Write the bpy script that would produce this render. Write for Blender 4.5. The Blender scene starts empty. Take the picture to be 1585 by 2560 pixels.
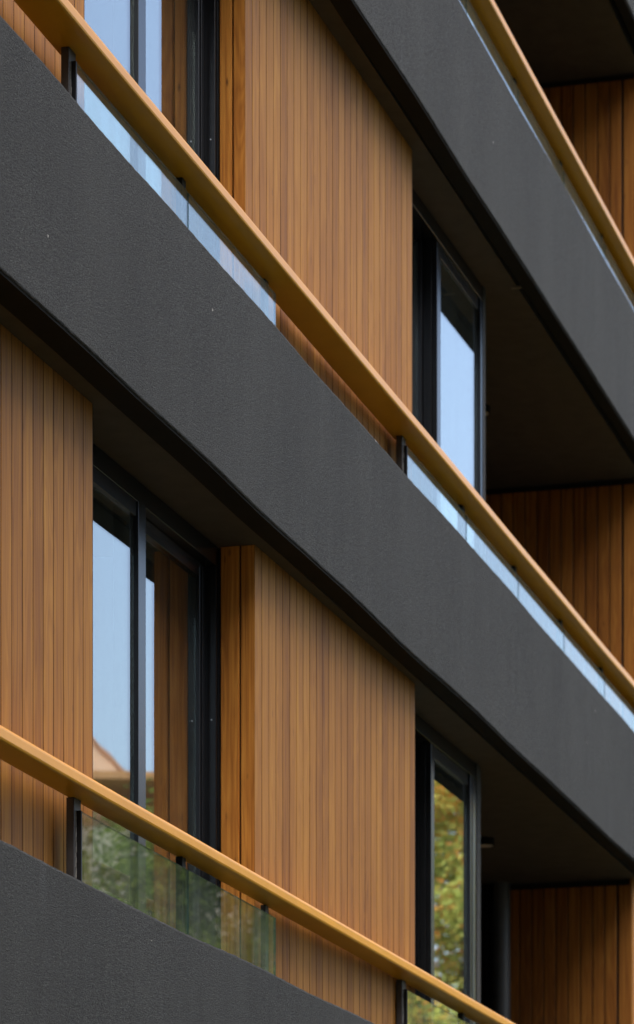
import bpy, math, random
from mathutils import Vector, noise as mnoise

R = math.radians
scene = bpy.context.scene
C = scene.collection

# ------------------------------------------------------------------ camera
F, CX, YH, ZC = 9000.0, 792.5, 3690.0, 1.6
cd = bpy.data.cameras.new("camera")
cam = bpy.data.objects.new("camera", cd)
C.objects.link(cam)
cam.location = (0, 0, ZC)
cam.rotation_euler = (R(90), 0, 0)
cd.sensor_fit = 'HORIZONTAL'
cd.sensor_width = 36
cd.lens = 36 * F / 1585
cd.shift_y = (YH - 1280) / 1585
cd.clip_start = 0.5
cd.clip_end = 5000
cd.dof.use_dof = True
cd.dof.focus_distance = 15.2
cd.dof.aperture_fstop = 6.5
scene.camera = cam

# ------------------------------------------------------------------ facade frames
A_B = math.atan((3235 - CX) / F)          # direction of the rendered bands
A_W = math.atan((3316 - CX) / F)          # direction of the timber walls and windows
P0 = (-0.0144, 17.26)                     # building origin, on the band front


class Frame:
    """plan frame: s runs along the facade away from the street corner, w runs inwards"""

    def __init__(self, p, a):
        self.p, self.a = p, a
        self.d = (math.sin(a), math.cos(a))
        self.i = (-math.cos(a), math.sin(a))

    def world(self, s, w):
        return (self.p[0] + s * self.d[0] + w * self.i[0], self.p[1] + s * self.d[1] + w * self.i[1])

    def s_at(self, x, w):                 # where a line of sight of bearing x meets depth w
        t = (x - CX) / F
        q = (self.p[0] + w * self.i[0], self.p[1] + w * self.i[1])
        return (t * q[1] - q[0]) / (self.d[0] - t * self.d[1])


BF = Frame(P0, A_B)
WF = Frame(BF.world(BF.s_at(1031, .17), .17), A_W)


def local(fr, s, w, z):                   # into the building's own axes
    X, Y = fr.world(s, w)
    dx, dy = X - P0[0], Y - P0[1]
    return (dx * BF.d[0] + dy * BF.d[1], dx * BF.i[0] + dy * BF.i[1], z)


# ------------------------------------------------------------------ object helpers
def link(name, ob, parent=None):
    C.objects.link(ob)
    if parent is not None:
        ob.parent = parent
    return ob


def empty(name, loc, rz=0, label=None, cat=None, group=None):
    o = bpy.data.objects.new(name, None)
    o.empty_display_size = .2
    link(name, o)
    o.location = loc
    o.rotation_euler = (0, 0, rz)
    if label:
        o['label'] = label
    if cat:
        o['category'] = cat
    if group:
        o['group'] = group
    return o


class MB:
    def __init__(self):
        self.v, self.f, self.b, self.cur = [], [], [], 0.5

    def face(self, idx):
        self.f.append(idx)
        self.b.append(self.cur)

    def box(self, fr, s0, s1, w0, w1, z0, z1):
        n = len(self.v)
        for z in (z0, z1):
            for (s, w) in ((s0, w0), (s1, w0), (s1, w1), (s0, w1)):
                self.v.append(local(fr, s, w, z) if fr else (s, w, z))
        for q in ((0, 3, 2, 1), (4, 5, 6, 7), (0, 1, 5, 4), (1, 2, 6, 5), (2, 3, 7, 6), (3, 0, 4, 7)):
            self.face([n + k for k in q])

    def prism(self, fr, plan, z0, z1):    # plan polygon in s,w extruded upwards
        n, m = len(self.v), len(plan)
        for z in (z0, z1):
            for (s, w) in plan:
                self.v.append(local(fr, s, w, z) if fr else (s, w, z))
        for k in range(m):
            l = (k + 1) % m
            self.face([n + k, n + l, n + m + l, n + m + k])
        self.face([n + k for k in range(m)][::-1])
        self.face([n + m + k for k in range(m)])

    def sweep(self, fr, sec, stations, wob=None):  # section in w,z swept along s
        n, m = len(self.v), len(sec)
        for s in stations:
            for k, (w, z) in enumerate(sec):
                dw, dz = wob(s, k, w, z) if wob else (0, 0)
                self.v.append(local(fr, s, w + dw, z + dz))
        for j in range(len(stations) - 1):
            for k in range(m):
                l = (k + 1) % m
                a = n + j * m
                self.face([a + k, a + l, a + m + l, a + m + k])
        self.face([n + k for k in range(m)][::-1])
        a = n + (len(stations) - 1) * m
        self.face([a + k for k in range(m)])

    def build(self, name, mat, parent=None, bevel=0, smooth=False):
        me = bpy.data.meshes.new(name)
        me.from_pydata(self.v, [], self.f)
        at = me.attributes.new("board", 'FLOAT', 'FACE')
        at.data.foreach_set("value", self.b)
        me.materials.append(mat)
        import bmesh
        bm = bmesh.new()
        bm.from_mesh(me)
        bmesh.ops.recalc_face_normals(bm, faces=bm.faces)
        bm.to_mesh(me)
        bm.free()
        if smooth:
            me.polygons.foreach_set("use_smooth", [True] * len(me.polygons))
        o = bpy.data.objects.new(name, me)
        link(name, o, parent)
        if bevel:
            md = o.modifiers.new("edges", 'BEVEL')
            md.width = bevel
            md.segments = 2
            md.limit_method = 'ANGLE'
        return o


# ------------------------------------------------------------------ materials
def newmat(name):
    m = bpy.data.materials.new(name)
    m.use_nodes = True
    nt = m.node_tree
    for n in list(nt.nodes):
        nt.nodes.remove(n)
    out = nt.nodes.new('ShaderNodeOutputMaterial')
    return m, nt, out


def N(nt, t, **kw):
    n = nt.nodes.new(t)
    for k, v in kw.items():
        if k.startswith('i_'):
            key = k[2:]
            key = int(key) if key.isdigit() else key.replace('_', ' ')
            n.inputs[key].default_value = v
        else:
            setattr(n, k, v)
    return n


def math_(nt, op, a, b=None, clamp=False):
    n = nt.nodes.new('ShaderNodeMath')
    n.operation = op
    n.use_clamp = clamp
    for k, x in enumerate((a, b)):
        if x is None:
            continue
        if isinstance(x, (int, float)):
            n.inputs[k].default_value = x
        else:
            nt.links.new(x, n.inputs[k])
    return n.outputs[0]


def ramp(nt, fac, stops):
    n = nt.nodes.new('ShaderNodeValToRGB')
    e = n.color_ramp.elements
    while len(e) < len(stops):
        e.new(.5)
    for k, (p, c) in enumerate(stops):
        e[k].position = p
        e[k].color = c if len(c) == 4 else (*c, 1)
    nt.links.new(fac, n.inputs[0])
    return n.outputs[0]


def mixc(nt, fac, a, b, mode='MIX'):
    n = nt.nodes.new('ShaderNodeMix')
    n.data_type = 'RGBA'
    n.blend_type = mode
    for k, x in ((0, fac), (6, a), (7, b)):
        if isinstance(x, (int, float)):
            n.inputs[k].default_value = x
        elif isinstance(x, tuple):
            n.inputs[k].default_value = x if len(x) == 4 else (*x, 1)
        else:
            nt.links.new(x, n.inputs[k])
    return n.outputs[2]


def mapped(nt, scale, extra=None):
    tc = N(nt, 'ShaderNodeTexCoord')
    mp = N(nt, 'ShaderNodeMapping')
    mp.inputs['Scale'].default_value = scale
    src = tc.outputs['Object']
    if extra is not None:
        add = N(nt, 'ShaderNodeVectorMath', operation='ADD')
        nt.links.new(src, add.inputs[0])
        nt.links.new(extra, add.inputs[1])
        src = add.outputs[0]
    nt.links.new(src, mp.inputs[0])
    return mp.outputs[0]


def noise(nt, vec, scale, detail=3, rough=.55, dist=0):
    n = N(nt, 'ShaderNodeTexNoise')
    n.inputs['Scale'].default_value = scale
    n.inputs['Detail'].default_value = detail
    n.inputs['Roughness'].default_value = rough
    n.inputs['Distortion'].default_value = dist
    nt.links.new(vec, n.inputs['Vector'])
    return n.outputs['Fac']


def principled(nt, out, **kw):
    p = N(nt, 'ShaderNodeBsdfPrincipled')
    for k, v in kw.items():
        key = k.replace('_', ' ')
        if isinstance(v, (int, float, tuple)):
            p.inputs[key].default_value = v if not (isinstance(v, tuple) and len(v) == 3) else (*v, 1)
        else:
            nt.links.new(v, p.inputs[key])
    nt.links.new(p.outputs[0], out.inputs[0])
    return p


def bump(nt, h, strength, distance):
    b = N(nt, 'ShaderNodeBump')
    b.inputs['Strength'].default_value = strength
    b.inputs['Distance'].default_value = distance
    nt.links.new(h, b.inputs['Height'])
    return b.outputs[0]


def wood_mat(name, tones, rough=.5, spots=.5):
    m, nt, out = newmat(name)
    at = N(nt, 'ShaderNodeAttribute', attribute_name='board')
    off = N(nt, 'ShaderNodeCombineXYZ')
    nt.links.new(math_(nt, 'MULTIPLY', at.outputs['Fac'], 7.3), off.inputs[0])
    nt.links.new(math_(nt, 'MULTIPLY', at.outputs['Fac'], 91.7), off.inputs[2])
    v = mapped(nt, (1, 1, .06), off.outputs[0])
    figure = noise(nt, v, 9, 2, .5, .6)                       # broad figure of each plank
    rings = math_(nt, 'FRACT', math_(nt, 'MULTIPLY', figure, 13))
    rings = math_(nt, 'ABSOLUTE', math_(nt, 'SUBTRACT', rings, .5))
    v2 = mapped(nt, (1, 1, .015), off.outputs[0])
    fibre = noise(nt, v2, 62, 5, .7)
    v3 = mapped(nt, (1, 1, .35), off.outputs[0])
    patch = noise(nt, v3, 2.2, 3, .6)
    g = math_(nt, 'ADD', math_(nt, 'MULTIPLY', rings, .30), math_(nt, 'MULTIPLY', fibre, .90))
    g = math_(nt, 'ADD', g, math_(nt, 'MULTIPLY', math_(nt, 'SUBTRACT', patch, .5), .5))
    g = math_(nt, 'ADD', g, math_(nt, 'MULTIPLY', math_(nt, 'SUBTRACT', at.outputs['Fac'], .5), .18))
    col = ramp(nt, g, tones)
    # small dark knots and pin marks, longer than wide
    vo = N(nt, 'ShaderNodeTexVoronoi')
    vo.inputs['Scale'].default_value = 5
    vo.inputs['Randomness'].default_value = 1
    nt.links.new(mapped(nt, (2.4, 2.4, .8), off.outputs[0]), vo.inputs['Vector'])
    k = math_(nt, 'SUBTRACT', 1, math_(nt, 'MULTIPLY', vo.outputs['Distance'], 9), True)
    k = math_(nt, 'MULTIPLY', k, math_(nt, 'MULTIPLY', noise(nt, v3, 3.1, 1), spots * 1.7), True)
    col = mixc(nt, k, col, (.05, .018, .006))
    rg = math_(nt, 'ADD', rough, math_(nt, 'MULTIPLY', math_(nt, 'SUBTRACT', fibre, .5), .25))
    principled(nt, out, Base_Color=col, Roughness=rg, Specular_IOR_Level=.22,
               Normal=bump(nt, fibre, .25, .002))
    return m


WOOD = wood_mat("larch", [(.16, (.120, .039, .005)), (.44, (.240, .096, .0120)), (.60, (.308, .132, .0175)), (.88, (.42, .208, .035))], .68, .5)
WOOD_LIT = wood_mat("larch_lit", [(.20, (.17, .052, .008)), (.44, (.41, .150, .022)), (.62, (.56, .230, .036)), (.86, (.68, .32, .065))], .6, .9)  # brighter larch: the stronger light on the returns is put into its colour

WOOD_SHADED = wood_mat("larch_red_shaded", [(.20, (.085, .025, .004)), (.44, (.205, .071, .0095)), (.62, (.29, .113, .016)), (.86, (.40, .180, .032))], .6, 1.0)  # redder larch, also darkened to paint in the loggia's shade


def stucco_mat(name, c0, c1):
    m, nt, out = newmat(name)
    v = mapped(nt, (1, 1, 1))
    vg = mapped(nt, (.46, .46, 1))
    fine = noise(nt, vg, 185, 3, .8)
    mid = noise(nt, vg, 85, 2, .6)
    big = noise(nt, mapped(nt, (1, 1, .5)), 1.3, 4, .6)
    streak = noise(nt, mapped(nt, (1, 1, .09)), 9, 3, .6)
    g = math_(nt, 'ADD', math_(nt, 'MULTIPLY', fine, .95), math_(nt, 'MULTIPLY', big, .16))
    g = math_(nt, 'ADD', g, math_(nt, 'MULTIPLY', streak, .05))
    col = ramp(nt, g, [(.40, c0), (.76, c1)])
    # pale grains showing through the coat
    vo = N(nt, 'ShaderNodeTexVoronoi')
    vo.inputs['Scale'].default_value = 75
    nt.links.new(vg, vo.inputs['Vector'])
    sp = math_(nt, 'LESS_THAN', vo.outputs['Distance'], .13)
    col = mixc(nt, math_(nt, 'MULTIPLY', sp, .22), col, (.30, .29, .27))
    # rare lime spots
    v5 = N(nt, 'ShaderNodeTexVoronoi')
    v5.inputs['Scale'].default_value = 3.3
    nt.links.new(v, v5.inputs['Vector'])
    s5 = math_(nt, 'LESS_THAN', v5.outputs['Distance'], .020)
    col = mixc(nt, math_(nt, 'MULTIPLY', s5, .8), col, (.5, .48, .43))
    # washed-out lime bloom running down in places
    bl = noise(nt, mapped(nt, (1, 1, .3)), 3.2, 4, .65)
    bl = math_(nt, 'MULTIPLY', math_(nt, 'SUBTRACT', bl, .64), .8, True)
    col = mixc(nt, bl, col, (.15, .155, .18))
    h = math_(nt, 'ADD', fine, math_(nt, 'MULTIPLY', mid, .5))
    principled(nt, out, Base_Color=col, Roughness=.85, Specular_IOR_Level=.25,
               Normal=bump(nt, h, 1.0, .007))
    return m


STUCCO = stucco_mat("charcoal_render", (.0025, .0025, .0025), (.064, .066, .0625))


def plain(name, col, rough=.5, spec=.5, metal=0, var=.15, scale=8, bmp=0):
    m, nt, out = newmat(name)
    n = noise(nt, mapped(nt, (1, 1, .6)), scale, 4, .6)
    lo = tuple(c * (1 - var) for c in col)
    hi = tuple(min(1, c * (1 + var)) for c in col)
    c = ramp(nt, n, [(.3, lo), (.7, hi)])
    kw = dict(Base_Color=c, Roughness=rough, Specular_IOR_Level=spec, Metallic=metal)
    if bmp:
        kw['Normal'] = bump(nt, noise(nt, mapped(nt, (1, 1, 1)), 120, 2), bmp, .002)
    principled(nt, out, **kw)
    return m


SOFFIT = plain("black_soffit_board", (.054, .048, .040), .8, .15, bmp=.2)
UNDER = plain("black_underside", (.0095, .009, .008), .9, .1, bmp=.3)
FRAME = plain("anthracite_aluminium", (.010, .0105, .012), .24, .30, var=.06)
GASKET = plain("black_gasket", (.008, .008, .009), .6, .3)
RAIL = plain("ochre_lacquer", (.63, .285, .010), .30, .16, var=.06, scale=4)
POST = plain("dark_steel", (.045, .042, .040), .5, .5, var=.4, scale=14)
CORE = plain("grey_core", (.10, .10, .10), .9, .2)
ROOM = plain("room_wall", (.34, .36, .30), .9, .2)
CURTAIN = plain("grey_green_curtain", (.62, .68, .62), .9, .1)
GROOVE_SHADE = plain("groove_shade_brown", (.030, .012, .005), .8, .2)  # dark strip colour standing in for the shade in the board grooves
STEEL = plain("screw_steel", (.6, .6, .62), .3, .5, 1)
MASTIC = plain("silver_sealant", (.30, .29, .27), .4, .5, var=.6, scale=60)
PALE = plain("frosted_lens", (.42, .36, .30), .5, .5)
ASPHALT = plain("asphalt", (.055, .055, .055), .9, .3, scale=30)
LAWN = plain("lawn", (.028, .042, .016), .9, .2, var=.4, scale=2)


def glass_mat(name, tint, ior=1.5, dust=.02, warp=.0, double=False):
    m, nt, out = newmat(name)
    nrm = None
    if warp:
        nrm = bump(nt, noise(nt, mapped(nt, (1, 1, .6)), 1.6, 1), 1, warp)
    fr = N(nt, 'ShaderNodeFresnel')
    geo = N(nt, 'ShaderNodeNewGeometry')       # same reflectance on entering and on leaving the sheet
    ir = math_(nt, 'ADD', ior, math_(nt, 'MULTIPLY', geo.outputs['Backfacing'], 1 / ior - ior))
    nt.links.new(ir, fr.inputs['IOR'])
    r = fr.outputs[0]
    r2 = math_(nt, 'DIVIDE', math_(nt, 'MULTIPLY', r, 2), math_(nt, 'ADD', r, 1)) if double else r   # sealed double unit
    tr = N(nt, 'ShaderNodeBsdfTransparent')
    tr.inputs[0].default_value = (*tint, 1)
    gl = N(nt, 'ShaderNodeBsdfGlossy')
    gl.inputs['Roughness'].default_value = 0.0
    gl.inputs[0].default_value = (.97, .985, 1, 1)
    if nrm is not None:
        nt.links.new(nrm, gl.inputs['Normal'])
    mx = N(nt, 'ShaderNodeMixShader')
    nt.links.new(r2, mx.inputs[0])
    nt.links.new(tr.outputs[0], mx.inputs[1])
    nt.links.new(gl.outputs[0], mx.inputs[2])
    df = N(nt, 'ShaderNodeBsdfDiffuse')
    df.inputs[0].default_value = (.42, .46, .42, 1)
    streak = noise(nt, mapped(nt, (5, 5, .7)), 2.2, 5, .65)
    amt = math_(nt, 'MULTIPLY', math_(nt, 'SUBTRACT', streak, .25), dust * 4, True)
    m2 = N(nt, 'ShaderNodeMixShader')
    nt.links.new(amt, m2.inputs[0])
    nt.links.new(mx.outputs[0], m2.inputs[1])
    nt.links.new(df.outputs[0], m2.inputs[2])
    nt.links.new(m2.outputs[0], out.inputs[0])
    return m


GLASS = glass_mat("window_glass", (.74, .80, .73), 1.56, .015, .0006, True)
BGLASS = glass_mat("balustrade_glass", (.86, .93, .88), 1.54, .05)
GEDGE = plain("green_glass_edge", (.03, .085, .07), .15, .5)

# ------------------------------------------------------------------ building
rz = math.pi / 2 - A_B
bld = empty("apartment_building", (P0[0], P0[1], 0), rz,
            "apartment block with charcoal rendered balcony bands, vertical timber cladding and dark framed windows",
            "building")

S_NEAR, S_FAR = -9.5, 13.5
BAND_Z = [2.99, 5.99, 8.99, 11.99]
BAND_H = .922
RECESS = .004


def steps(a, b, d):
    n = max(1, int(round((b - a) / d)))
    return [a + (b - a) * k / n for k in range(n + 1)]


def band(zb, seed):
    zt = zb + BAND_H
    sec = [(0, zb + .008), (0.0, zb + .12), (0, zb + .30), (0, zb + .48), (0, zb + .66), (0, zb + .82), (0, zt - .012),
           (.003, zt - .004), (.011, zt), (.118, zt), (.128, zt - .01), (.128, zb + .003), (.124, zb), (.010, zb), (.003, zb + .003)]

    def wob(s, k, w, z):
        q = Vector((s * .75, seed * 7.1, z * .8))
        lo = mnoise.noise(q) * .018
        e = mnoise.noise(Vector((s * 14, seed, 3 + k))) * .0022 + mnoise.noise(Vector((s * 45, seed, k * .9))) * .0016
        topish = 1 if k in (6, 7, 8, 9, 10) else 0
        botish = 1 if k in (0, 12, 13, 14, 11) else 0
        dz = (lo * .9 + e) * topish + (mnoise.noise(Vector((s * .7, seed * 3.3, 5))) * .018 + e) * botish
        dw = 0
        if w < .02:
            dw = mnoise.noise(Vector((s * .55, z * 1.1, seed))) * .006 + mnoise.noise(Vector((s * 9, z * 9, seed))) * .0012
        elif k in (11, 12):
            dw = -.0046 * (s + 2.2) * .9
        return dw, dz
    mb = MB()
    mb.sweep(BF, sec, steps(S_NEAR, S_FAR, .035), wob)
    return mb.build("balcony_band", STUCCO, bld)


for k, zb in enumerate(BAND_Z):
    band(zb, k + 1.37)

# soffits and slabs (one per storey), underside lip strips, core, roof
for bi, zb in enumerate(BAND_Z):
    mb = MB()
    mb.box(BF, S_NEAR, S_FAR, .1285, 1.7, zb + RECESS, zb + RECESS + .30)
    mb.build("soffit", SOFFIT, bld)
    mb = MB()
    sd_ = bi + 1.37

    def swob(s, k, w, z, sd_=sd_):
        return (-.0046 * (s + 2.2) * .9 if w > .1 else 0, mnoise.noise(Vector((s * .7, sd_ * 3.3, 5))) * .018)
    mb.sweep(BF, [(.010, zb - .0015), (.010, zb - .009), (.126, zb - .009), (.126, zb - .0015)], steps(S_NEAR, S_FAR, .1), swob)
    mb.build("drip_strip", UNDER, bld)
mb = MB()
mb.box(BF, S_NEAR, S_FAR, 1.702, 9.5, 0, 14.2)
mb.build("core_wall", CORE, bld)
mb = MB()
mb.box(BF, S_NEAR, S_FAR, .25, 1.70, 0, 2.985)
mb.build("base_wall", STUCCO, bld)
mb = MB()
mb.box(BF, S_NEAR - .2, S_FAR + .2, -.1, 9.7, 14.203, 14.45)
mb.build("roof", UNDER, bld)
mb = MB()
mb.box(BF, S_NEAR, S_FAR, .30, 1.70, BAND_Z[3] + RECESS + .303, 14.2)
mb.build("top_wall", STUCCO, bld)

rng = random.Random(11)


def boards_along(mb, fr, s0, s1, w, z0, z1, pitch, gap, ch=.0012, thick=.02, start=None, shade_strip=None):
    """upright planks side by side along the facade, front at depth w"""
    s = s0 if start is None else start
    while s < s1 - .004:
        e = min(s + pitch - gap + rng.uniform(-.0016, .0010), s1)
        dw = rng.uniform(-.0005, .0005)
        mb.cur = rng.random()
        a = max(s, s0)
        if e - a > .01:
            if shade_strip is not None:
                shade_strip.box(fr, e - .001, e + gap + .001, w + .0016, w + .0195, z0, z1)
            mb.prism(fr, [(a, w + thick), (a, w + ch + dw), (a + ch, w + dw), (e - ch, w + dw), (e, w + ch + dw), (e, w + thick)], z0, z1)
        s += pitch


def boards_in(mb, fr, s, w0, widths, z0, z1, gap, ch=.004, thick=.02):
    """upright planks on a return that faces the street corner, front at s"""
    w = w0
    for width in widths:
        mb.cur = rng.random()
        e = w + width - gap
        mb.prism(fr, [(s + thick, w), (s + ch, w), (s, w + ch), (s, e - ch), (s + ch, e), (s + thick, e)], z0, z1)
        w += width


FLOORS = [
    dict(z0=BAND_Z[0] + RECESS + .302, z1=BAND_Z[1] + RECESS - .002, wall=0.0, xA=233, xB=637, xE=1038, xV=1200, xC=1580, seam=597,
         glassx=490, m0=346, m1=365, vm0=1078, vm1=1086, vg=1167),
    dict(z0=BAND_Z[1] + RECESS + .302, z1=BAND_Z[2] + RECESS - .002, wall=.042, xA=212, xB=613, xE=1031, xV=1212, xC=1592, seam=577,
         glassx=488, m0=346, m1=365, vm0=1093, vm1=1102, vg=1193),
    dict(z0=BAND_Z[2] + RECESS + .302, z1=BAND_Z[3] + RECESS - .002, wall=.042, xA=212, xB=613, xE=1031, xV=1212, xC=1592, seam=577,
         glassx=488, m0=346, m1=365, vm0=1093, vm1=1102, vg=1193),
]
WG, WFR = .25, .18           # depth of glass and of the outer frame
PITCH = .118

for fi, fl in enumerate(FLOORS):
    z0, z1, w = fl['z0'], fl['z1'], fl['wall']
    sA, sB, sE, sV, sC = (WF.s_at(fl['xA'], w), WF.s_at(fl['xB'], w), WF.s_at(fl['xE'], w), WF.s_at(fl['xV'], WFR), WF.s_at(fl['xC'], .05))
    fl.update(sA=sA, sB=sB, sE=sE, sV=sV, sC=sC)
    # timber panel, near
    mb = MB()
    s_start = sA - PITCH * 60
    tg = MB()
    boards_along(mb, WF, -15.2, sA - .0, w, z0, z1, PITCH, .0080, start=s_start, shade_strip=tg)
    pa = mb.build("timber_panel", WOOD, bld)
    tg.build("groove_shade_strip", GROOVE_SHADE, pa)
    mb = MB()
    mb.box(WF, -15.2, sA - .004, w + .0205, w + .06, z0, z1)
    mb.box(WF, sA - .06, sA - .004, w + .0605, 1.2, z0, z1)
    mb.build("panel_backing", GASKET, pa)
    # timber panel between the windows with its return
    mb = MB()
    boards_along(mb, WF, sB + .0005, sE, w, z0, z1, (sE - sB) / round((sE - sB) / PITCH), .0085, shade_strip=(tg := MB()))
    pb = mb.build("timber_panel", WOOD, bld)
    tg.build("groove_shade_strip", GROOVE_SHADE, pb)
    mb = MB()
    mb.box(WF, sB + .0225, sE - .002, w + .0205, w + .06, z0, z1)
    mb.box(WF, sB + .0225, sB + .08, w + .0605, 1.2, z0, z1)
    mb.box(WF, sE - .08, sE - .002, w + .0605, 1.2, z0, z1)
    mb.build("panel_backing", GASKET, pb)
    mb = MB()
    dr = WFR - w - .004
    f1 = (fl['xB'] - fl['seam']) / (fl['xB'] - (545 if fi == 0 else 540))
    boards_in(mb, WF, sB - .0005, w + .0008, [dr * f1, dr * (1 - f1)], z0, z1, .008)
    mb.build("timber_return", WOOD_LIT, pb)
    # timber side wall closing the loggia
    mb = MB()
    p = .0915
    wc = .05
    boards_in(mb, WF, sC, wc, [.100], z0, z1 - .045, .001, ch=.004)
    boards_in(mb, WF, sC, wc + .118, [p] * (8 if fi == 0 else 12) + [.105], z0, z1 - .045, .0085, ch=.003)
    ps = mb.build("timber_side_wall", WOOD_SHADED, bld)
    mb = MB()
    mb.box(WF, sC + .0205, sC + .1, wc + .002, 1.69, z0, z1)
    mb.build("panel_backing", GASKET, ps)
    # far timber panel beyond the loggia
    mb = MB()
    boards_along(mb, WF, sC + .003, sC + 5.0, wc - .003, z0, z1, PITCH, .009)
    pf = mb.build("timber_panel", WOOD, bld)
    mb = MB()
    mb.box(WF, sC + .1005, sC + 5.0, wc + .0175, wc + .06, z0, z1)
    mb.build("panel_backing", GASKET, pf)
    # loggia back wall and end fin
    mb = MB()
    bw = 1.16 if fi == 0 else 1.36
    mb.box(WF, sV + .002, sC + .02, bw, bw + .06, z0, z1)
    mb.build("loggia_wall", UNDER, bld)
    mb = MB()
    fin = .10 if fi == 0 else .06
    mb.box(WF, sV - fin, sV, WFR - .004, bw - .001, z0, z1)
    mb.build("end_fin", STUCCO, bld)

    # ---------------- windows
    head = z1 - .001
    # wide window
    s0, s1 = sA + .002, sB - .0015
    sg = WF.s_at(fl['glassx'], WG)
    sj = WF.s_at(fl['glassx'] + 50, WFR)
    WL = .192
    sm0, sm1 = WF.s_at(fl['m0'], .172), WF.s_at(fl['m1'], .172)
    mb = MB()
    mb.box(WF, s0, s1, WFR, WG + .05, head - .095, head)                    # head
    mb.box(WF, sj, s1, WFR, WG + .05, z0, head - .0955)                      # far jamb
    mb.box(WF, s0, s0 + .06, WFR, WG + .05, z0, head - .0955)                # near jamb
    mb.box(WF, s0 + .0605, sj - .0005, WFR, WG + .05, z0, z0 + .07)          # bottom member
    wn = mb.build("window", FRAME, bld, bevel=.003)
    mb = MB()
    mb.box(WF, sm0, sm1, .172, WG + .04, z0 + .0705, head - .0955)
    mb.build("mullion", FRAME, wn, bevel=.003)
    mb = MB()                                                               # opening sash
    rb = .070
    mb.box(WF, sg, sj - .001, WG - .018, WG + .03, z0 + .0705, head - .0965)
    mb.box(WF, sm1 + .0005, sg - .0005, WG - .018, WG + .03, head - .0965 - rb, head - .0965)
    mb.box(WF, sm1 + .0005, sg - .0005, WG - .018, WG + .03, z0 + .0705, z0 + .15)
    mb.build("sash", FRAME, wn, bevel=.003)
    mb = MB()                                                               # bright drip groove along the stile
    ss = WF.s_at(fl['glassx'] + 13, WG - .018)
    mb.box(WF, ss, ss + .012, WG - .024, WG - .0185, z0 + .08, head - .11)
    mb.box(WF, sj + .03, sj + .04, WFR - .005, WFR - .0005, z0 + .01, head - .1)
    mb.build("bead", FRAME, wn, bevel=.0015)
    mb = MB()
    mb.box(WF, s0 + .061, sm0 - .0005, WL - .012, WL + .03, head - .0965 - .070, head - .0965)
    mb.build("glazing_bead", FRAME, wn, bevel=.002)
    mb = MB()
    mb.box(WF, s0 + .06, sm0 - .001, WL, WL + .006, z0 + .07, head - .10)
    mb.build("pane", GLASS, wn)
    mb = MB()
    mb.box(WF, sm1 + .001, sg - .001, WG, WG + .006, z0 + .1, head - .15)
    mb.build("pane", GLASS, wn)
    # screws on the frame return
    for zs in ((5.17 + 3 * fi, 4.52 + 3 * fi) if fi == 0 else (7.905 + 3 * (fi - 1), 7.25 + 3 * (fi - 1))):
        mb = MB()
        pl = []
        for a in range(8):
            pl.append((math.cos(a * math.pi / 4) * .0045, math.sin(a * math.pi / 4) * .0045))
        n = len(mb.v)
        wq = WFR + .022
        for ds, rr in ((-.0005, 1), (-.004, .7)):
            for (a, b) in pl:
                mb.v.append(local(WF, sj + ds, wq + a * rr, zs + b * rr))
        for q in range(8):
            mb.face([n + q, n + (q + 1) % 8, n + 8 + (q + 1) % 8, n + 8 + q])
        mb.face([n + 8 + q for q in range(8)])
        mb.build("screw", STEEL, wn)

    # narrow window beside the loggia
    s0, s1 = sE + .002, sV - fin - .001
    vgd, g2 = .202, .292
    vm0, vm1, vg = WF.s_at(fl['vm0'], .184), WF.s_at(fl['vm1'], .184), WF.s_at(fl['vg'], vgd)
    mb = MB()
    mb.box(WF, s0, s1, WFR, g2 + .05, head - .095, head)
    mb.box(WF, vg + .002, s1, WFR, g2 + .05, z0, head - .0955)
    mb.box(WF, s0 + .0605, vg + .0015, WFR, g2 + .05, z0, z0 + .07)
    wn = mb.build("window", FRAME, bld, bevel=.003)
    mb = MB()
    mb.box(WF, vm0, vm1, .184, .214, z0 + .0705, head - .0955)
    mb.box(WF, vm0 - .012, vm1 - .01, .2145, .246, z0 + .0705, head - .0955)
    mb.box(WF, vm0 - .004, vm1 - .01, .2465, .270, z0 + .0705, head - .0955)
    mb.box(WF, vm0 - .035, vm1 - .01, .2705, g2 + .02, z0 + .0705, head - .0955)
    mb.build("mullion", FRAME, wn, bevel=.003)
    mb = MB()
    mb.box(WF, vm1 + .0005, vg, .192, .225, head - .0965 - .07, head - .0965)
    mb.box(WF, vm1 + .0005, vg, .192, .225, z0 + .0705, z0 + .15)
    mb.box(WF, vg + .05, vg + .056, WFR - .004, WFR - .0005, z0 + .01, head - .1)
    mb.build("sash", FRAME, wn, bevel=.003)
    mb = MB()
    mb.box(WF, vm1 + .001, vg - .001, vgd, vgd + .006, z0 + .1, head - .12)
    mb.build("pane", GLASS, wn)
    mb = MB()
    mb.box(WF, s0 + .002, vm0 - .0355, g2, g2 + .006, z0 + .07, head - .10)
    mb.build("pane", GLASS, wn)
    mb = MB()
    for q in range(40):
        a0 = sE + .01 + q * .0125
        mb.box(WF, a0, a0 + .0124, .40 + .012 * math.sin(q * 1.1), .404 + .012 * math.sin(q * 1.1), z0 + .02, head - .03)
    mb.build("curtain", CURTAIN, wn)
    # rooms behind the glass
    mb = MB()
    mb.box(WF, sA, sV - .05, 1.21, 1.25, z0, z1)
    mb.build("room_wall", ROOM, bld)

# round downpipe in the corner of the lowest loggia seen
mb = MB()
fl = FLOORS[0]
cs, cw, rr = fl['sC'] - .06, 1.055, .072
mb.prism(WF, [(cs + rr * math.cos(a * math.pi / 14), cw + rr * math.sin(a * math.pi / 14) - .03) for a in range(28)], fl['z0'], fl['z1'])
mb.build("downpipe", plain("grey_downpipe", (.05, .055, .058), .5, .5), bld, smooth=False)

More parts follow.
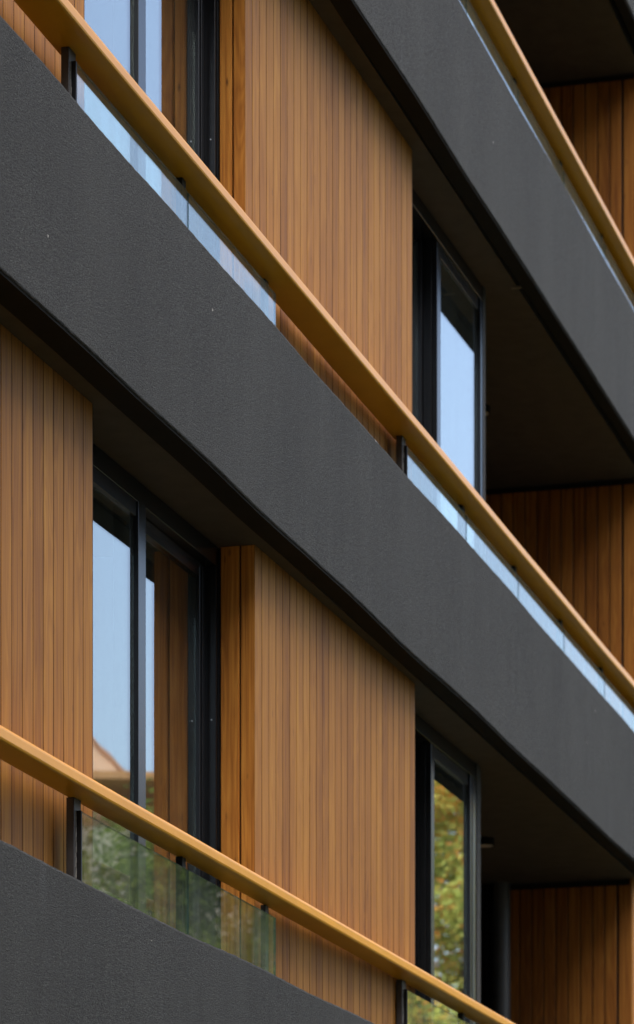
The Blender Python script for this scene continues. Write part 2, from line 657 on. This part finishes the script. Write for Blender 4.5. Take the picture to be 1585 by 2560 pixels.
# faint slot let into the soffit of the middle loggia
mb = MB()
Ysl = F * (BAND_Z[2] + RECESS - ZC) / (YH - 722)
ssl = (Ysl - WF.p[1]) / WF.d[1] - .02
mb.box(WF, ssl - .016, ssl + .016, -.13, .02, BAND_Z[2] + RECESS - .0035, BAND_Z[2] + RECESS + .004)
mb.build("vent_slot", plain("worn_vent", (.12, .10, .075), .7, .3), bld)

# ------------------------------------------------------------------ railings
RAIL_TOP = [4.352, 7.305, 10.330]
RW0 = .028
GW = .115
rail_labels = [
    "lowest ochre handrail railing, its green tinted glass panes mirroring trees",
    "ochre handrail railing across the middle charcoal band with pale blue glass panes",
    "topmost ochre handrail railing at the upper right with dim golden glass panes",
]
SEC_A = [190, 471, 690]
SEC_B = [1018, 1175, 1301, 1418, 1520]
for k, zt in enumerate(RAIL_TOP):
    sa = [BF.s_at(x, GW) for x in (204 if k == 0 else 191, 470, 690)]
    sb0 = BF.s_at(1018, GW)
    sb = [sb0 + 1.452 * j for j in range(0, 6)]
    root = empty("balcony_railing", (*BF.world(sa[1], GW), BAND_Z[k] + BAND_H), rz, rail_labels[k], "railing", "ochre balcony railings")
    inv = root.location.copy()
    ox, _, _ = (sa[1], 0, 0)
    off = Vector(local(BF, sa[1], GW, BAND_Z[k] + BAND_H))

    def put(mb, name, mat, bevel=0, parent=None, base=off):
        mb.v = [tuple(Vector(v) - base) for v in mb.v]
        return mb.build(name, mat, parent or root, bevel)

    zb = zt - .058
    RW1 = .164 if k == 0 else .200
    mb = MB()
    sec = [(RW0 + .0035, zt - .0075), (RW0 + .001, zt - .012), (RW0, zt - .018), (RW0, zb + .010), (RW0 + .003, zb + .003), (RW0 + .010, zb),
           (RW1 - .012, zb), (RW1 - .004, zb + .002), (RW1, zb + .008), (RW1, zt - .006), (RW1 - .005, zt), (RW0 + .02, zt), (RW0 + .012, zt - .001), (RW0 + .007, zt - .0035)]

    def rwob(s, kk, w, z):
        return (mnoise.noise(Vector((s * .5, k * 3.1, 1))) * .004, mnoise.noise(Vector((s * .45, k * 5.3, 8))) * .004)
    mb.sweep(BF, sec, steps(S_NEAR, S_FAR, .25), rwob)
    put(mb, "handrail", RAIL, 0)
    zg0, zg1 = BAND_Z[k] + BAND_H - .12, zb - .055
    for seq in (sa, sb):
        for j in range(len(seq) - 1):
            mb = MB()
            ga, gb = (.005 if j == 0 else .009), (.005 if j == len(seq) - 2 else .009)
            mb.box(BF, seq[j] + ga, seq[j + 1] - gb, GW, GW + .003, zg0, zg1)
            g = put(mb, "glass_panel", BGLASS)
            mb = MB()
            for e in (seq[j] + ga - .0015, seq[j + 1] - gb + .0001):
                mb.box(BF, e, e + .0014, GW, GW + .012, zg0, zg1)
            mb.box(BF, seq[j] + ga, seq[j + 1] - gb, GW + .0005, GW + .012, zg1 + .0002, zg1 + .0016)
            put(mb, "polished_edge", GEDGE, 0, g)
        for j, s in enumerate(seq):
            mb = MB()
            if j == 0:
                mb.box(BF, s - .035, s + .050, GW + .019, GW + .053, zg0 - .3, zb - .0005)
            elif j == len(seq) - 1:
                mb.box(BF, s - .075, s - .02, GW + .03, GW + .055, zg0 - .3, zb - .0005)
            else:
                mb.box(BF, s - .040, s + .014, GW + .0135, GW + .045, zg0 - .3, zb - .0005)
            p = put(mb, "post", POST if j in (0, len(seq) - 1) else GASKET, .003)
            if j == 0:
                mb = MB()
                mb.box(BF, s - .0115, s + .003, GW - .002, GW + .0185, zg0 - .3, zg1 + .004)
                put(mb, "gasket", GASKET, .001, p)
                mb = MB()
                st = steps(zg0, zg1, .02)
                for a, b in zip(st[:-1], st[1:]):
                    ww = rng.uniform(.0015, .006)
                    so = s - .020 + rng.uniform(-.003, .003)
                    mb.box(BF, so, so + ww, GW + .0155, GW + .0188, a, b - .0005)
                put(mb, "sealant", MASTIC, 0, p)

# ------------------------------------------------------------------ downlights on the loggia soffits
def downlight(x, y, zc, label):
    Y = F * (zc - ZC) / (YH - y)
    X = (x - CX) / F * Y
    root = empty("downlight", (X, Y, zc), 0, label, "ceiling lamp", "round lamps on the loggia ceilings")

    def cyl(name, r0, r1, z0, z1, mat):
        mb = MB()
        n = 28
        for (r, z) in ((r0, z0), (r1, z1)):
            for a in range(n):
                mb.v.append((r * math.cos(2 * math.pi * a / n), r * math.sin(2 * math.pi * a / n), z))
        for a in range(n):
            mb.face([a, (a + 1) % n, n + (a + 1) % n, n + a])
        mb.face(list(range(n))[::-1])
        mb.face([n + a for a in range(n)])
        return mb.build(name, mat, root)
    cyl("housing", .070, .070, -.050, -.001, UNDER)
    cyl("lens", .058, .058, -.053, -.0505, PALE)


downlight(1211, 2096, BAND_Z[1] + RECESS, "round lamp with a pale lens under the loggia ceiling beside the lower narrow window")
downlight(1201, 1016, BAND_Z[2] + RECESS, "dark round lamp half hidden by the upper narrow window's frame")

# ------------------------------------------------------------------ surroundings mirrored in the glass
def tag(o, label=None, cat=None, group=None, kind=None):
    for k, v in (('label', label), ('category', cat), ('group', group), ('kind', kind)):
        if v:
            o[k] = v
    return o


gm = MB()
gm.v = [(-400, -400, 0), (600, -400, 0), (600, 600, 0), (-400, 600, 0)]
gm.face([0, 1, 2, 3])
tag(gm.build("lawn_ground", LAWN), kind='structure')
gm = MB()
gm.v = [(0.9, -60, .004), (8, -60, .004), (40, 58, .004), (33, 58, .004)]
gm.v = [(2.2 + BF.world(s, -1.5)[0] * 0 + BF.world(s, o)[0], BF.world(s, o)[1], .004) for (s, o) in ((-80, -2), (-80, -9), (80, -9), (80, -2))]
gm.face([0, 1, 2, 3])
tag(gm.build("street", ASPHALT), kind='structure')


def mirror_place(x, D, fr=WF, w=WG):
    """plan position whose image in the window glass stands at bearing x"""
    px, py = (x - CX) / F * D, D
    q = fr.world(0, w)
    nx, ny = -fr.i[0], -fr.i[1]
    dd = (px - q[0]) * nx + (py - q[1]) * ny
    return (px - 2 * dd * nx, py - 2 * dd * ny)


def leaf_mat(name, stops):
    m, nt, out = newmat(name)
    at = N(nt, 'ShaderNodeAttribute', attribute_name='board')
    col = ramp(nt, at.outputs['Fac'], stops)
    df = N(nt, 'ShaderNodeBsdfDiffuse')
    tl = N(nt, 'ShaderNodeBsdfTranslucent')
    nt.links.new(col, df.inputs[0])
    nt.links.new(col, tl.inputs[0])
    mx = N(nt, 'ShaderNodeMixShader')
    mx.inputs[0].default_value = .35
    nt.links.new(df.outputs[0], mx.inputs[1])
    nt.links.new(tl.outputs[0], mx.inputs[2])
    nt.links.new(mx.outputs[0], out.inputs[0])
    return m


LEAF_G = leaf_mat("green_leaves", [(0, (.06, .09, .02)), (.6, (.13, .18, .04)), (1, (.22, .27, .06))])
LEAF_O = leaf_mat("turning_leaves", [(0, (.30, .38, .09)), (.5, (.50, .56, .15)), (.70, (.66, .56, .14)), (.86, (.78, .34, .08)), (1, (.80, .40, .12))])
BARK = plain("bark", (.10, .075, .05), .9, .2, var=.4)


def tree(x, D, height, crown_r, seed, mat, label, nleaf=26000, leaf=(.03, .06)):
    r = random.Random(seed)
    X, Y = mirror_place(x, D)
    root = empty("broadleaf_tree", (X, Y, 0), r.uniform(0, 6), label, "tree", "trees across the street")
    mb = MB()

    def limb(p, q, ra, rb):
        p, q = Vector(p), Vector(q)
        ax = (q - p).normalized()
        u = ax.orthogonal().normalized()
        v = ax.cross(u)
        n = len(mb.v)
        for c, rr in ((p, ra), (q, rb)):
            for a in range(8):
                mb.v.append(tuple(c + (u * math.cos(a * math.pi / 4) + v * math.sin(a * math.pi / 4)) * rr))
        for a in range(8):
            mb.face([n + a, n + (a + 1) % 8, n + 8 + (a + 1) % 8, n + 8 + a])
    limb((0, 0, 0), (.1, .05, height * .45), .22, .15)
    limb((.1, .05, height * .45), (0, .1, height * .85), .15, .04)
    for k in range(9):
        a = r.uniform(0, 6.28)
        h0 = height * r.uniform(.3, .65)
        limb((.08, .05, h0), (math.cos(a) * crown_r * .75, math.sin(a) * crown_r * .75, h0 + height * r.uniform(.08, .25)), .07, .02)
    mb.build("trunk", BARK, root)
    mb = MB()
    clumps = []
    for k in range(110):
        a = r.uniform(0, 6.28)
        t = r.random()
        zc = height * (.28 + .68 * t)
        rad = crown_r * math.sin(math.pi * min(1, .12 + .82 * t) ** .8) * math.sqrt(r.uniform(.1, 1))
        clumps.append((Vector((math.cos(a) * rad, math.sin(a) * rad, zc)), r.uniform(.45, .95), r.uniform(-.2, .35)))
    for k in range(nleaf):
        c, cr, tone = clumps[k % len(clumps)]
        d = Vector((r.gauss(0, 1), r.gauss(0, 1), r.gauss(0, .8)))
        p = c + d.normalized() * cr * (r.random() ** .4)
        u = Vector((r.gauss(0, 1), r.gauss(0, 1), r.gauss(0, .6))).normalized()
        v = u.orthogonal().normalized()
        sz = r.uniform(*leaf)
        mb.cur = min(1, max(0, r.uniform(.15, .75) + tone))
        n = len(mb.v)
        for q in (u * sz, v * sz * .6, -u * sz, -v * sz * .6):
            mb.v.append(tuple(p + q))
        mb.face([n, n + 1, n + 2, n + 3])
    mb.build("crown", mat, root)


TREES = [
    (1130, 50, 11.9, 2.8, 3, LEAF_O, "tree with turning orange and green leaves mirrored in the lower narrow window", 46000, (.045, .075)),
    (520, 46, 9.9, 3.1, 5, LEAF_G, "rounded green tree mirrored in the lower glass balustrade"),
    (840, 58, 11.2, 3.4, 8, LEAF_G, "broad green tree standing between the orange tree and the rounded tree"),
    (120, 42, 9.2, 3.0, 13, LEAF_G, "lowest green tree in front of the tan gabled house"),
    (640, 57, 10.7, 3.6, 34, LEAF_G, "tall green tree behind the rounded tree"),
    (270, 53, 9.9, 3.0, 55, LEAF_G, "green tree half hidden behind the lowest tree"),
    (348, 45, 10.1, .7, 21, LEAF_G, "slender green tree rising just above the tan house's low eave"),
]
for t in TREES:
    tree(*t)

# tan house with a gable, far across the street, mirrored low in the wide window
hx, hy = mirror_place(150, 66)
house = empty("gabled_house", (hx, hy, 0), math.atan2(-hx, hy - 14), "tan rendered house with a gabled roof and a low orange eave across the street", "house")
HW = plain("tan_render", (.78, .66, .52), .9, .2, var=.05)
HR = plain("clay_tile", (.46, .30, .20), .85, .3)
HE = plain("orange_fascia", (.85, .46, .20), .7, .3, var=.08)
zr = 1.6 + (YH - 1786) / F * 60
mb = MB()
mb.v = [(-4.5, -6, 0), (4.5, -6, 0), (4.5, 6, 0), (-4.5, 6, 0), (-4.5, -6, zr - 4), (4.5, -6, zr - 4), (4.5, 6, zr - 4), (-4.5, 6, zr - 4), (0, -6, zr), (0, 6, zr)]
for q in ((0, 1, 5, 8, 4), (3, 7, 9, 6, 2), (0, 4, 7, 3), (1, 2, 6, 5)):
    mb.face(list(q))
mb.box(None, -4.6, 4.6, -8.2, -6.002, 0, 12.0)
mb.build("wall", HW, house)
mb = MB()
for sg in (-1, 1):
    n = len(mb.v)
    for yy in (-6.04, 6.4):
        for (xx, zz) in ((0, zr + .02), (sg * 5.1, zr - 4.53), (sg * 5.1, zr - 4.43), (0, zr + .12)):
            mb.v.append((xx, yy, zz))
    for q in ((0, 1, 2, 3), (4, 7, 6, 5), (0, 4, 5, 1), (1, 5, 6, 2), (2, 6, 7, 3)):
        mb.face([n + a for a in q])
mb.build("roof", HR, house)
ze = 1.6 + (YH - 1938) / F * 57.2
mb = MB()
mb.box(None, -4.9, 4.9, -8.9, -6.1, ze - .07, ze + .05)
mb.build("eave", HE, house)
for (xx, zz) in ((-2.2, 8.6), (2.2, 8.6), (-2.2, 5.2), (2.2, 5.2)):
    mb = MB()
    mb.box(None, xx - .6, xx + .6, -8.25, -8.203, zz, zz + 1.5)
    wn = mb.build("window", FRAME, house)
    mb = MB()
    mb.box(None, xx - .52, xx + .52, -8.26, -8.2505, zz + .08, zz + 1.42)
    mb.build("pane", plain("dark_pane", (.03, .04, .05), .05), wn)

# unseen brick block, added to keep the low sky off the facade
blk = empty("sky_blocker", (*BF.world(-14, -17), 0), rz, "added long dark brick block, out of view, blocking low sky from the facade", "building")
BRICK = plain("blocker_brick", (.10, .075, .06), .9, .2)
mb = MB()
mb.box(None, -40, 14, -12, 0, 0, 22)
mb.build("wall", BRICK, blk)
mb = MB()
mb.box(None, -40.3, 14.3, -12.3, .3, 22.003, 22.3)
mb.build("roof", CORE, blk)
for fl_ in range(6):
    for j in range(12):
        mb = MB()
        mb.box(None, -38 + j * 4.3, -36.3 + j * 4.3, .003, .06, 1.2 + fl_ * 3.5, 3.0 + fl_ * 3.5)
        mb.build("window", FRAME, blk)

# ------------------------------------------------------------------ daylight
W = bpy.data.worlds.new("World")
scene.world = W
W.use_nodes = True
nt = W.node_tree
bg = nt.nodes["Background"]
sky = nt.nodes.new('ShaderNodeTexSky')
sky.sky_type = 'NISHITA'
sky.sun_disc = False
SUN_DIR = Vector((.70, -.72, 3.2)).normalized()
elev = math.asin(SUN_DIR.z)
sky.sun_elevation = elev
sky.sun_rotation = math.atan2(SUN_DIR.x, SUN_DIR.y)
sky.air_density = 1.0
sky.dust_density = 3.5
sky.ozone_density = 1.0
nt.links.new(sky.outputs[0], bg.inputs[0])
bg.inputs[1].default_value = .13
sd = bpy.data.lights.new("sun", 'SUN')
sd.energy = 1.4
sd.angle = R(115)
sd.color = (1.0, .85, .62)
so = bpy.data.objects.new("sun", sd)
C.objects.link(so)
so.rotation_euler = SUN_DIR.to_track_quat('Z', 'Y').to_euler()
so.location = (20, -20, 40)

vs = scene.view_settings
vs.view_transform = 'Standard'
vs.look = 'None'
vs.gamma = 1
vs.exposure = 1.72
scene.cycles.max_bounces = 10
scene.cycles.transparent_max_bounces = 16
